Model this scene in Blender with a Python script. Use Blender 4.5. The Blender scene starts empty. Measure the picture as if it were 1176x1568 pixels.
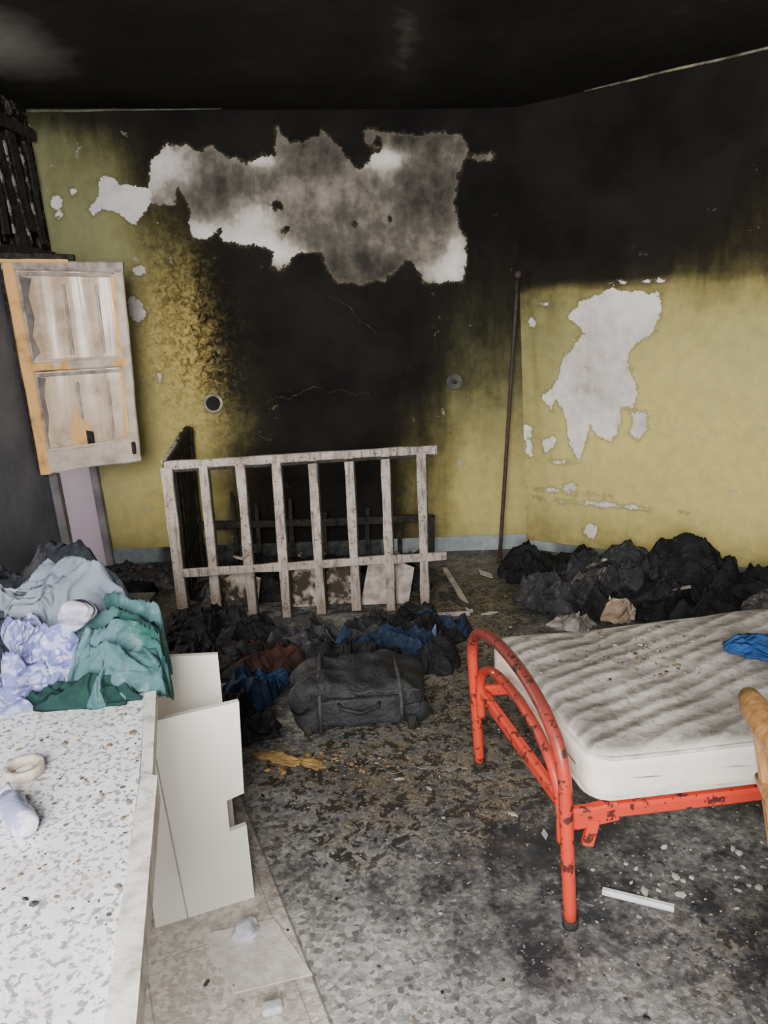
import bpy, bmesh, math, random
import numpy as np
from mathutils import Matrix, Vector, noise as mn
random.seed(7)
COL = bpy.context.scene.collection

# ------------------------------------------------------------------ shader helpers
class Sh:
    def __init__(s, name):
        s.mat = bpy.data.materials.new(name); s.mat.use_nodes = True
        s.nt = s.mat.node_tree; s.nt.nodes.clear()
        s.out = s.nt.nodes.new("ShaderNodeOutputMaterial")
        s.b = s.nt.nodes.new("ShaderNodeBsdfPrincipled")
        s.nt.links.new(s.b.outputs[0], s.out.inputs[0])
        s.tc = s.nt.nodes.new("ShaderNodeTexCoord")
        s.vec = s.tc.outputs["Object"]
    def put(s, sock, v):
        if hasattr(v, "is_output"): s.nt.links.new(v, sock)
        else:
            try: sock.default_value = v
            except Exception:
                sock.default_value = tuple(v) + (1,) if len(v) == 3 else v
    def noise(s, scale, detail=4, rough=.6, dist=0, vec=None):
        n = s.nt.nodes.new("ShaderNodeTexNoise")
        s.put(n.inputs["Vector"], vec or s.vec)
        n.inputs["Scale"].default_value = scale; n.inputs["Detail"].default_value = min(detail, 4 if scale < 20 else 3)
        n.inputs["Roughness"].default_value = rough; n.inputs["Distortion"].default_value = dist
        return n.outputs["Fac"]
    def voro(s, scale, feature='F1', out="Distance", rnd=1, vec=None):
        n = s.nt.nodes.new("ShaderNodeTexVoronoi"); n.feature = feature
        s.put(n.inputs["Vector"], vec or s.vec); n.inputs["Scale"].default_value = scale
        n.inputs["Randomness"].default_value = rnd
        return n.outputs[out]
    def wave(s, scale, dist=4, dscale=1, vec=None, direction='X', detail=2):
        n = s.nt.nodes.new("ShaderNodeTexWave"); n.bands_direction = direction
        s.put(n.inputs["Vector"], vec or s.vec); n.inputs["Scale"].default_value = scale
        n.inputs["Distortion"].default_value = dist; n.inputs["Detail Scale"].default_value = dscale
        n.inputs["Detail"].default_value = detail
        return n.outputs["Fac"]
    def mapping(s, rot=(0,0,0), scale=(1,1,1), loc=(0,0,0)):
        n = s.nt.nodes.new("ShaderNodeMapping"); s.nt.links.new(s.vec, n.inputs[0])
        n.inputs["Rotation"].default_value = rot; n.inputs["Scale"].default_value = scale
        n.inputs["Location"].default_value = loc
        return n.outputs[0]
    def attr(s, name):
        n = s.nt.nodes.new("ShaderNodeAttribute"); n.attribute_name = name
        return n.outputs["Fac"]
    def m(s, op, a, b=0.0, c=None, clamp=False):
        n = s.nt.nodes.new("ShaderNodeMath"); n.operation = op; n.use_clamp = clamp
        s.put(n.inputs[0], a); s.put(n.inputs[1], b)
        if c is not None: s.put(n.inputs[2], c)
        return n.outputs[0]
    def rng(s, v, a, b, c=0.0, d=1.0):
        n = s.nt.nodes.new("ShaderNodeMapRange"); n.clamp = True
        s.put(n.inputs[0], v)
        for i, x in enumerate((a, b, c, d)): n.inputs[i+1].default_value = x
        return n.outputs[0]
    def ramp(s, v, stops):
        n = s.nt.nodes.new("ShaderNodeValToRGB"); s.put(n.inputs[0], v)
        e = n.color_ramp.elements
        while len(e) < len(stops): e.new(.5)
        for i, (p, c) in enumerate(stops):
            e[i].position = p; e[i].color = tuple(c) + (1,)
        return n.outputs[0]
    def mix(s, f, a, b, blend='MIX'):
        n = s.nt.nodes.new("ShaderNodeMix"); n.data_type = 'RGBA'; n.blend_type = blend
        s.put(n.inputs[0], f); s.put(n.inputs[6], a if hasattr(a,"is_output") else tuple(a)+(1,))
        s.put(n.inputs[7], b if hasattr(b,"is_output") else tuple(b)+(1,))
        return n.outputs[2]
    def fin(s, col, rough=.8, bump=None, bs=.5, bd=.01, metal=0, spec=.4):
        s.put(s.b.inputs["Base Color"], col if hasattr(col,"is_output") else tuple(col)+(1,))
        s.put(s.b.inputs["Roughness"], rough); s.b.inputs["Metallic"].default_value = metal
        s.b.inputs["Specular IOR Level"].default_value = spec
        if bump is not None:
            n = s.nt.nodes.new("ShaderNodeBump"); n.inputs["Strength"].default_value = bs
            n.inputs["Distance"].default_value = bd
            s.nt.links.new(bump, n.inputs["Height"]); s.nt.links.new(n.outputs[0], s.b.inputs["Normal"])
        return s.mat

def simple(name, c1, c2=None, scale=8, rough=.75, bs=.4, bd=.005, metal=0, lo=.35, hi=.65, spec=.35, detail=4):
    s = Sh(name); n = s.noise(scale, detail); c2 = c2 or tuple(x*.6 for x in c1)
    return s.fin(s.mix(s.rng(n, lo, hi), c1, c2), rough, s.noise(scale*4, 2), bs, bd, metal, spec)
def cloth(name, c1, c2, scale=12, rough=.88, wr=1.0, dust=(.2,.19,.18), dk=.25):
    s = Sh(name); n = s.noise(scale, 3)
    wv = s.noise(7, 2, .5, 1.1); r = s.m('ABSOLUTE', s.m('SUBTRACT', wv, .5))
    crease = s.rng(r, 0, .10)
    c = s.mix(s.rng(n, .38, .62), c1, c2)
    c = s.mix(s.m('MULTIPLY', s.rng(s.noise(33, 3, .7), .56, .70), dk), c, dust)
    return s.fin(c, rough, crease, .7*wr, .016, spec=.2)

# ------------------------------------------------------------------ mesh builder
class B:
    def __init__(s, name): s.name=name; s.v=[]; s.f=[]; s.mi=[]; s.sm=[]; s.mats=[]
    def add(s, vs, fs, mat, smooth=False):
        o=len(s.v); s.v += [tuple(v) for v in vs]
        if mat not in s.mats: s.mats.append(mat)
        k=s.mats.index(mat)
        for f in fs: s.f.append([i+o for i in f]); s.mi.append(k); s.sm.append(smooth)
    def build(s, parent=None):
        me=bpy.data.meshes.new(s.name); me.from_pydata(s.v,[],s.f)
        for m in s.mats: me.materials.append(m)
        me.polygons.foreach_set("material_index", s.mi); me.polygons.foreach_set("use_smooth", s.sm)
        bm=bmesh.new(); bm.from_mesh(me); bmesh.ops.recalc_face_normals(bm, faces=bm.faces); bm.to_mesh(me); bm.free()
        me.update()
        o=bpy.data.objects.new(s.name, me); COL.objects.link(o)
        if parent: o.parent=parent
        return o
    def beam(s, a, b, w, t, mat, up=(0,0,1), ch=.15, seg=1, wob=0.0, taper=1.0):
        a=Vector(a); b=Vector(b); d=(b-a).normalized(); u=Vector(up)
        side=d.cross(u)
        if side.length<1e-3: side=d.cross(Vector((1,0,0)))
        side.normalize(); u=side.cross(d).normalized()
        c=min(w,t)*ch; W=w/2; T=t/2
        sec=[(-W+c,-T),(W-c,-T),(W,-T+c),(W,T-c),(W-c,T),(-W+c,T),(-W,T-c),(-W,-T+c)]
        vs=[];fs=[]
        for i in range(seg+1):
            f=i/seg; p=a.lerp(b,f); k=1+(taper-1)*f
            if wob and seg>1:
                p=p+side*(mn.noise(p*3+Vector((9,2,5)))*wob)+u*(mn.noise(p*3)*wob)
            kk=k*(1+(random.random()-.5)*(.22 if wob else 0))
            for x,y in sec: vs.append(p+side*x*kk+u*y*kk)
        for i in range(seg):
            for j in range(8):
                fs.append([i*8+j,i*8+(j+1)%8,(i+1)*8+(j+1)%8,(i+1)*8+j])
        fs.append(list(range(7,-1,-1))); fs.append([seg*8+j for j in range(8)])
        s.add(vs,fs,mat)
    def tube(s, pts, r, mat, n=14, closed=False):
        pts=[Vector(p) for p in pts]; N=len(pts); vs=[];fs=[]; prev=None
        for i,p in enumerate(pts):
            if closed: d=pts[(i+1)%N]-pts[i-1]
            else: d=pts[min(i+1,N-1)]-pts[max(i-1,0)]
            d.normalize()
            if prev is None: x=d.orthogonal().normalized()
            else: x=(prev-d*prev.dot(d)).normalized()
            prev=x; y=d.cross(x)
            rr=r[i] if isinstance(r,(list,tuple)) else r
            for k in range(n):
                a=2*math.pi*k/n; vs.append(p+x*math.cos(a)*rr+y*math.sin(a)*rr)
        M=N if closed else N-1
        for i in range(M):
            j=(i+1)%N
            for k in range(n): fs.append([i*n+k,i*n+(k+1)%n,j*n+(k+1)%n,j*n+k])
        if not closed: fs.append(list(range(n-1,-1,-1))); fs.append([(N-1)*n+k for k in range(n)])
        s.add(vs,fs,mat,True)
    def prism(s, poly, z0, z1, mat, mtx=None):
        n=len(poly); vs=[Vector((x,y,z0)) for x,y in poly]+[Vector((x,y,z1)) for x,y in poly]
        if mtx: vs=[mtx@v for v in vs]
        fs=[list(range(n-1,-1,-1)),[n+i for i in range(n)]]+[[i,(i+1)%n,n+(i+1)%n,n+i] for i in range(n)]
        s.add(vs,fs,mat)
    def rbox(s, dims, r, mtx, mat, cuts=16, amp=0.0, freq=4, fn=None, smooth=True):
        bm=bmesh.new(); bmesh.ops.create_cube(bm,size=1)
        bmesh.ops.subdivide_edges(bm,edges=bm.edges[:],cuts=cuts,use_grid_fill=True)
        h=Vector(dims)/2; inn=Vector([max(x-r,0) for x in h]); vs=[]
        for v in bm.verts:
            p=Vector([2*c for c in v.co]); p=Vector([math.copysign(abs(c)**.8,c) for c in p]); p=Vector((p.x*h.x,p.y*h.y,p.z*h.z))
            q=Vector([max(-inn[i],min(inn[i],p[i])) for i in range(3)]); d=p-q
            if d.length>1e-9: p=q+d.normalized()*r
            if amp: p=p+Vector((mn.noise(p*freq),mn.noise(p*freq+Vector((7,3,1))),mn.noise(p*freq+Vector((1,9,4)))))*amp
            if fn: p=fn(p)
            vs.append(mtx@p)
        fs=[[v.index for v in f.verts] for f in bm.faces]; bm.free()
        s.add(vs,fs,mat,smooth)
    def lathe(s, prof, mtx, mat, n=28, smooth=True, dent=0):
        vs=[];fs=[]
        for r,z in prof:
            for k in range(n):
                a=2*math.pi*k/n; p=Vector((r*math.cos(a),r*math.sin(a),z))
                if dent: p=p*(1+dent*mn.noise(p*40))
                vs.append(mtx@p)
        for i in range(len(prof)-1):
            for k in range(n): fs.append([i*n+k,i*n+(k+1)%n,(i+1)*n+(k+1)%n,(i+1)*n+k])
        s.add(vs,fs,mat,smooth)
    def heap(s, c, r, h, seed, mat, z0=0.0, rot=0, fold=.03, freq=5, n=44, m=110, flat=.7, lim=None, drape=None, gritty=False):
        """crumpled fabric heap: irregular outline, broad soft folds (gritty=True: ash / debris)"""
        q=[(0,0,0,False)];fs=[]; off=Vector((seed*3.7,seed*1.9,seed*5.1)); cr,sr=math.cos(rot),math.sin(rot)
        g=1.0 if gritty else 0.0
        for i in range(1,n+2):
            t=min(i/n,1); last=(i==n+1)
            for k in range(m):
                a=2*math.pi*k/m; ca,sa=math.cos(a),math.sin(a)
                o=1+.40*mn.noise(Vector((ca*1.1,sa*1.1,0))+off)+.28*mn.noise(Vector((ca*2.4,sa*2.4,2))+off)+(.05+.08*g)*mn.noise(Vector((ca*8,sa*8,4))+off)
                q.append((r[0]*t*o*ca,r[1]*t*o*sa,t,last))
        out=[]
        for x,y,t,last in q:
            P=Vector((x,y,0))+off
            w=P*3.0; wp=P+Vector((mn.noise(w),mn.noise(w+Vector((5,5,5))),0))*.16
            dirw=Vector((wp.x*.6+wp.y*.35,wp.y*1.25-wp.x*.5,0))
            r1=1-min(1,2.4*abs(mn.noise(dirw*freq))); r1=r1**1.7
            r2=1-min(1,2.4*abs(mn.noise(wp*freq*1.9+Vector((3,1,7))))); r2=r2**1.7
            r3=1-min(1,2.4*abs(mn.noise(wp*freq*4.5+Vector((8,4,2)))))
            env=min(1,(1-t)*4)
            dome=(1-t**2.4)**flat*(.70+.85*mn.noise(P*3.4+Vector((0,0,3)))+(.15+.4*g)*mn.noise(P*8))
            z=h*max(dome,.08 if t<.98 else 0)+fold*env*(r1*1.0+r2*.50+r3*(.12+.22*g))
            if last: z=0
            else: z=max(z,.004)+.004
            k=min(1,4*(1-t)+.3)
            dx=(.035*mn.noise(P*7+Vector((0,0,9)))+(.003+.01*g)*mn.noise(P*22))*k; dy=(.035*mn.noise(P*7+Vector((4,0,9)))+(.003+.01*g)*mn.noise(P*22+Vector((2,2,2))))*k
            X=x+dx; Y=y+dy
            wx,wy=c[0]+X*cr-Y*sr, c[1]+X*sr+Y*cr
            if lim: wx,wy=lim(wx,wy)
            p=Vector((wx,wy,z0+z))
            if drape: p=drape(p)
            out.append(p)
        for k in range(m): fs.append([0,1+k,1+(k+1)%m])
        for i in range(n):
            for k in range(m):
                a=1+i*m+k; b=1+i*m+(k+1)%m; fs.append([a,a+m,b+m,b])
        fs.append([1+n*m+k for k in range(m)])
        s.add(out,fs,mat,True)

# ------------------------------------------------------------------ gridded surfaces with stain attributes
def sgrid(rows, cols, vals, U, V):
    vals=np.array(vals,float); rows=np.array(rows,float); cols=np.array(cols,float)
    def loc(x,g):
        i=np.clip(np.searchsorted(g,x)-1,0,len(g)-2); f=np.clip((x-g[i])/(g[i+1]-g[i]),0,1); return i,f*f*(3-2*f)*.5+f*.5
    i,f=loc(V,rows); j,g=loc(U,cols)
    return (vals[i,j]*(1-f)*(1-g)+vals[i+1,j]*f*(1-g)+vals[i,j+1]*(1-f)*g+vals[i+1,j+1]*f*g)
def polysd(poly,U,V):
    P=np.array(poly,float); n=len(P); best=np.full(U.shape,9.0); ins=np.zeros(U.shape,bool)
    for i in range(n):
        a=P[i]; b=P[(i+1)%n]; ex,ey=b-a; L=ex*ex+ey*ey+1e-12
        t=np.clip(((U-a[0])*ex+(V-a[1])*ey)/L,0,1); d=np.hypot(U-a[0]-t*ex,V-a[1]-t*ey); best=np.minimum(best,d)
        if abs(ey)>1e-9:
            c=((a[1]>V)!=(b[1]>V)); xi=a[0]+(V-a[1])*ex/ey; ins^=(c&(U<xi))
    return np.where(ins,best,-best)
def blob(U,V,cx,cy,rx,ry=None):
    ry=ry or rx; return np.exp(-(((U-cx)/rx)**2+((V-cy)/ry)**2))
def surface(name,c00,c10,c01,c11,nu,nv,mat,attrs,hole=None,dz=None):
    S,T=np.meshgrid(np.linspace(0,1,nu+1),np.linspace(0,1,nv+1))
    S=S.ravel();T=T.ravel()
    c=[np.array(x,float) for x in (c00,c10,c01,c11)]
    P=(c[0][None]*((1-S)*(1-T))[:,None]+c[1][None]*(S*(1-T))[:,None]+c[2][None]*((1-S)*T)[:,None]+c[3][None]*(S*T)[:,None])
    if dz is not None: P[:,2]+=dz(P[:,0],P[:,1])
    I=np.arange((nu+1)*(nv+1)).reshape(nv+1,nu+1)
    F=np.stack([I[:-1,:-1].ravel(),I[:-1,1:].ravel(),I[1:,1:].ravel(),I[1:,:-1].ravel()],1)
    if hole is not None:
        Cc=P[F].mean(1); F=F[~hole(Cc)]
    me=bpy.data.meshes.new(name); me.from_pydata(P.tolist(),[],F.tolist())
    me.materials.append(mat)
    for k,v in attrs(S,T,P).items():
        a=me.attributes.new(k,'FLOAT','POINT'); a.data.foreach_set("value",np.ascontiguousarray(v,dtype=np.float32))
    me.update(); o=bpy.data.objects.new(name,me); COL.objects.link(o); return o

# ------------------------------------------------------------------ wall material
def wall_material():
    s=Sh("sooty_flaking_wall_paint")
    n1=s.noise(2.2,5,.6); n2=s.noise(13,5,.65); n3=s.noise(55,4,.6); nb=s.noise(24,4,.6,1.2)
    st=s.noise(5,4,.65,.3,s.mapping(scale=(1.6,1.6,.35)))
    soot=s.attr("soot"); sd=s.attr("peel"); pl=s.attr("plaster"); tint=s.attr("tint"); bub=s.attr("bubble")
    w=s.m('MULTIPLY',soot,s.m('SUBTRACT',1.06,soot))
    k=s.m('ADD',soot,s.m('MULTIPLY',s.m('SUBTRACT',n1,.5),s.m('MULTIPLY',w,1.3)))
    k=s.m('ADD',k,s.m('MULTIPLY',s.m('SUBTRACT',st,.5),s.m('MULTIPLY',w,1.5)))
    k=s.m('ADD',k,s.m('MULTIPLY',s.m('SUBTRACT',n2,.5),s.m('MULTIPLY',w,.8)))
    k=s.m('ADD',k,s.m('MULTIPLY',s.m('SUBTRACT',nb,.5),s.m('MULTIPLY',bub,1.9)),clamp=True)
    tn=s.m('ADD',tint,s.m('MULTIPLY',s.m('SUBTRACT',n1,.5),.6),clamp=True)
    paint=s.mix(tn,(.31,.34,.19),(.74,.63,.23))
    paint=s.mix(s.rng(n2,.4,.75,0,.35),paint,(.29,.27,.15))
    paint=s.mix(s.m('MULTIPLY',bub,.6),paint,(.62,.44,.13))
    mul=s.ramp(k,[(0,(1,1,1)),(.22,(.64,.62,.58)),(.45,(.28,.265,.25)),(.68,(.085,.08,.078)),(.85,(.028,.026,.027)),(1,(.014,.013,.014))])
    paint=s.mix(1.0,paint,mul,'MULTIPLY')
    paint=s.mix(s.rng(k,.4,.9,0,.6),paint,s.mix(s.rng(n1,.4,.68),(.010,.009,.010),(.026,.023,.023)))
    chips=s.rng(s.noise(9,5,.75,.4),.66,.675)
    chips=s.m('MULTIPLY',chips,s.rng(soot,.95,.5,0,.6))
    paint=s.mix(chips,paint,(.42,.40,.33))
    pk=s.m('ADD',pl,s.m('MULTIPLY',s.m('SUBTRACT',n2,.5),.5)); pk=s.m('ADD',pk,s.m('MULTIPLY',s.m('SUBTRACT',n1,.5),.6))
    pk=s.m('ADD',pk,s.m('MULTIPLY',s.m('SUBTRACT',st,.5),.35),clamp=True)
    plc=s.ramp(pk,[(0,(.015,.014,.014)),(.22,(.05,.045,.040)),(.42,(.135,.12,.10)),(.60,(.31,.275,.235)),(.74,(.64,.585,.54)),(1,(.92,.86,.84))])
    e=s.m('ADD',sd,s.m('MULTIPLY',s.m('SUBTRACT',n2,.5),.085)); e=s.m('ADD',e,s.m('MULTIPLY',s.m('SUBTRACT',n3,.5),.035))
    mask=s.rng(e,-.001,.001)
    rim=s.m('SUBTRACT',1,s.rng(s.m('ABSOLUTE',e),.0015,.004))
    col=s.mix(mask,paint,plc)
    col=s.mix(s.m('MULTIPLY',rim,.22),col,(.5,.46,.40))
    sh_=s.m('MULTIPLY',s.rng(e,-.02,-.004),s.rng(e,-.001,-.003))
    col=s.mix(s.m('MULTIPLY',sh_,.4),col,(.10,.085,.05))
    hgt=s.m('ADD',s.m('MULTIPLY',mask,-1.2),s.m('MULTIPLY',s.m('ADD',n2,s.m('MULTIPLY',nb,s.m('ADD',bub,.15))),.9))
    return s.fin(col,.85,hgt,.6,.007,spec=.12)
WALL=wall_material()

P1=[25,244,31,246,37,241,54,237,58,252,68,262,80,261,86,257,94,260,103,254,115,250,125,254,133,254,135,269,139,262,147,264,155,267,163,268,169,261,176,254,183,246,188,250,198,255,188,260,187,266,194,266,204,264,220,263,236,264,245,262,249,257,248,251,243,239,240,224,243,211,249,203,248,189,245,178,234,177,222,178,218,185,212,194,206,187,197,181,181,178,166,180,161,188,157,198,143,199,137,193,130,188,126,190,129,199,121,202,115,203,107,204,97,206,96,213,87,208,79,208,77,214,79,225,75,233,72,239,69,229,59,228,53,230,44,217,40,221,33,225,25,228,18,223,16,227,23,235]
R1=[24,154,32,162,40,165,50,169,59,167,78,166,80,154,76,143,67,137,62,131,64,122,69,108,67,100,59,98,61,90,54,77,45,81,41,87,38,74,35,63,31,70,26,84,24,95,19,103,15,95,9,103,17,111,21,121,23,130,27,134,35,143,30,149]
pp=lambda L:[(L[i]/100,L[i+1]/100) for i in range(0,len(L),2)]
P1=pp(P1);R1=pp(R1)
BX0=-1.91
WT=3.0

def back_attrs(S,T,P):
    U=P[:,0]-BX0; Z=P[:,2]; T2=Z/2.80
    rows=[0,.08,.2,.32,.43,.55,.67,.78,.88,.94,1.0]
    cols=[i/8 for i in range(9)]
    v=[[.4,.3,.4,.85,1,.9,.5,.2,.25],
       [.12,.08,.25,.85,1,1,.45,.08,.10],
       [.10,.04,.10,.78,1,1,.52,.12,.12],
       [.10,.04,.06,.62,.98,1,.72,.28,.24],
       [.10,.05,.14,.74,.98,1,.90,.52,.45],
       [.12,.06,.25,.84,.97,1,.94,.70,.64],
       [.14,.08,.42,.86,.94,.96,.94,.84,.82],
       [.15,.12,.6,.88,.94,.95,.94,.92,.92],
       [.18,.22,.78,.95,.98,1,1,.98,.97],
       [.25,.4,.8,.98,1,1,1,1,1],
       [.6,.75,.9,1,1,1,1,1,1]]
    soot=sgrid(rows,cols,v,S,T2)
    sd=polysd(P1,U,Z)
    for cx,cy,r in ((1.36,2.12,.03),(1.31,2.26,.035),(1.80,2.13,.028),(2.01,2.16,.02),(1.95,2.6,.03),(1.72,2.61,.02)):
        sd=np.minimum(sd,np.hypot(U-cx,Z-cy)-r)
    sd=np.minimum(sd,-polysd([(1.60,2.70),(1.66,2.62),(1.74,2.53),(1.83,2.44),(1.90,2.50),(1.97,2.56),(1.88,2.60),(1.86,2.72)],U,Z))
    sd=np.minimum(sd,-polysd([(1.38,2.75),(1.40,2.60),(1.50,2.615),(1.60,2.64),(1.62,2.75)],U,Z))
    for cx,cy,r,ry in ((-.02,2.32,.03,.04),(-.01,2.25,.03,.02),(.43,1.91,.045,.03),(.39,1.67,.05,.08),(.49,1.24,.015,.03),(2.58,2.5,.05,.015),(.1,2.38,.02,.02)):
        sd=np.maximum(sd,(1-np.hypot((U-cx)/r,(Z-cy)/ry))*min(r,ry))
    pl=np.full(U.shape,.42)
    for cx,cy,r,ry,a in ((.36,2.32,.22,.12,.6),(.67,2.52,.15,.13,.45),(.85,2.11,.17,.06,.5),(1.12,2.03,.22,.06,.5),(1.16,2.17,.12,.12,.34),(1.24,2.52,.1,.05,.42),(1.36,1.96,.14,.06,.45),
                         (1.99,2.50,.14,.07,.5),(2.43,1.90,.08,.22,.5),(2.30,1.84,.15,.08,.28),(1.45,2.3,.2,.1,.12),(1.85,1.88,.35,.12,-.2),(1.0,2.35,.25,.12,-.12),(2.25,2.3,.2,.25,-.12),(1.6,2.55,.2,.1,-.1),(2.1,2.6,.4,.05,-.12)):
        pl=pl+a*blob(U,Z,cx,cy,r,ry)
    pl=np.where(U<.55,np.maximum(pl,.9),pl)
    tint=.14+.85*blob(U,Z,.62,1.3,.28,.9)+.65*blob(U,Z,.4,.3,.6,.5)+.65*blob(U,Z,2.5,.2,.8,.55)+.25*blob(U,Z,2.6,.7,.5,.4)
    bub=1.0*blob(U,Z,.72,1.45,.3,.55)
    return dict(soot=soot,peel=sd,plaster=np.clip(pl,0,1),tint=tint,bubble=np.clip(bub,0,1))
ex_=lambda a,b:tuple(a[i]+(b[i]-a[i])*WT/b[2] for i in range(3))
surface("wall_back",(-1.91,4.86,0),(.98,4.88,0),ex_((-1.91,4.86,0),(-2.04,4.86,2.84)),ex_((.98,4.88,0),(.87,4.91,2.78)),230,230,WALL,back_attrs)

ex,ey=.847,-.531; L=3.3
def right_attrs(S,T,P):
    U=(P[:,0]-.98)*ex+(P[:,1]-4.88)*ey; Z=P[:,2]
    rows=[0,.4,.8,1.2,1.5,1.68,1.76,1.9,2.2,2.5,2.85]; cols=[-.1,.25,.5,.75,1.0,1.4,2,3.2]
    v=[[.3,.3,.25,.25,.25,.25,.3,.3],
       [.14,.0,.0,.0,.0,.0,.05,.1],
       [.18,.04,.0,.0,.0,.0,.05,.1],
       [.22,.12,.07,.03,.0,.0,.06,.1],
       [.3,.2,.16,.12,.10,.10,.12,.12],
       [.45,.32,.30,.30,.32,.32,.2,.2],
       [.88,.87,.84,.74,.62,.52,.4,.3],
       [1,.99,.97,.90,.80,.68,.5,.4],
       [1,1,.99,.96,.90,.80,.65,.5],
       [1,1,1,.98,.95,.90,.8,.6],
       [1,1,1,.99,.97,.94,.88,.8]]
    soot=sgrid(rows,cols,v,U,Z-.012*np.sin(U*9))
    sd=polysd(R1,U,Z)
    for poly in ([(.67,.94),(.74,.96),(.76,.88),(.71,.79),(.68,.84)],[(.39,.16),(.43,.21),(.48,.20),(.46,.12)],[(-.04,.84),(.02,.83),(.03,.77),(-.03,.77)],[(.10,.75),(.18,.77),(.16,.71),(.12,.68)]):
        sd=np.maximum(sd,polysd(poly,U,Z)+.006)
    for cx,cy,r,ry in ((.2,.62,.06,.015),(.02,1.5,.03,.03),(.12,1.03,.02,.03),(.5,.36,.22,.012),(.3,.45,.05,.03),(.01,.7,.02,.08),(.25,.42,.14,.012),(.1,1.62,.04,.01),(.7,1.72,.12,.006)):
        sd=np.maximum(sd,(1-np.hypot((U-cx)/r,(Z-cy)/ry))*min(r,ry)-.004)
    pl=.86+.15*blob(U,Z,.65,1.6,.2,.15)-.16*blob(U,Z,.42,1.15,.15,.25)+.1*blob(U,Z,.45,.8,.2,.12)
    tint=np.clip(.68+.4*blob(U,Z,1.0,.5,.8,.7)-.3*blob(U,Z,.1,1.4,.25,.5)-.2*(Z>1.75),0,1)
    return dict(soot=soot,peel=sd,plaster=pl,tint=tint,bubble=.0*U)
surface("wall_right",(.98,4.88,0),(.98+L*ex,4.88+L*ey,0),ex_((.98,4.88,0),(.87,4.91,2.78)),ex_((.98+L*ex,4.88+L*ey,0),(.87+L*ex,4.91+L*ey,2.86)),230,210,WALL,right_attrs)

def left_mat():
    s=Sh("smoke_grey_wall_paint"); sx=s.nt.nodes.new("ShaderNodeSeparateXYZ"); s.nt.links.new(s.vec,sx.inputs[0])
    n=s.noise(3,4); n2=s.noise(16,4,.7,.5)
    low=s.mix(s.rng(n,.3,.7),(.10,.105,.13),(.19,.195,.225))
    high=s.mix(s.rng(n2,.53,.6),(.012,.011,.011),(.22,.2,.19))
    z=s.m('ADD',sx.outputs[2],s.m('MULTIPLY',s.m('SUBTRACT',n2,.5),.3))
    return s.fin(s.mix(s.rng(z,1.85,1.98),low,high),.85,n2,.5,.008,spec=.2)
LEFT=left_mat()
def lhole(C):
    U=4.86-C[:,1]; Z=C[:,2]; return ((U>1.38)&(U<2.3)&(Z>.82)&(Z<1.95))|((U>.07)&(U<.56)&(Z<.77))  # low opening added so outside light reaches the door panel from behind
surface("wall_left",(-1.91,4.86,0),(-2.0,-1.2,0),ex_((-1.91,4.86,0),(-2.04,4.86,2.84)),ex_((-2.0,-1.2,0),(-2.13,-1.2,2.84)),200,96,LEFT,lambda S,T,P:{},hole=lhole)
ENDM=simple("olive_wall_paint",(.42,.38,.13),(.2,.19,.08),2,.85)
surface("wall_side",(.98+L*ex,4.88+L*ey,0),(3.9,-1.2,0),(.87+L*ex,4.91+L*ey,WT),(3.8,-1.2,WT),4,4,ENDM,lambda S,T,P:{})

def ceil_mat():
    s=Sh("soot_black_ceiling"); l=s.attr("pale"); n=s.noise(1.6,4,.65); n2=s.noise(9,4,.6)
    k=s.m('ADD',l,s.m('MULTIPLY',s.m('SUBTRACT',n,.5),.5)); k=s.m('ADD',k,s.m('MULTIPLY',s.m('SUBTRACT',n2,.5),.2),clamp=True)
    return s.fin(s.ramp(k,[(0,(.010,.010,.010)),(.35,(.030,.028,.024)),(1,(.34,.33,.32))]),.9,n2,.4,.01,spec=.1)
def ceil_attrs(S,T,P):
    X,Y=P[:,0],P[:,1]
    return dict(pale=.14+.7*blob(X,Y,-1.78,3.8,.35,.5)+.26*blob(X,Y,.18,3.9,.10,.8)+.22*blob(X,Y,2.0,3.4,.9,.7)+.12*blob(X,Y,-1,3,1,.5))
surface("ceiling",(-2.2,-1.25,2.84),(4.0,-1.25,2.84),(-2.2,5.05,2.84),(4.0,5.05,2.84),120,120,ceil_mat(),ceil_attrs,
        dz=lambda X,Y:-.07*np.exp(-((X-.87)/1.1)**2-((Y-4.9)/1.2)**2)-.035*np.exp(-((X+.6)/.9)**2-((Y-4.9)/1.0)**2))

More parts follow.
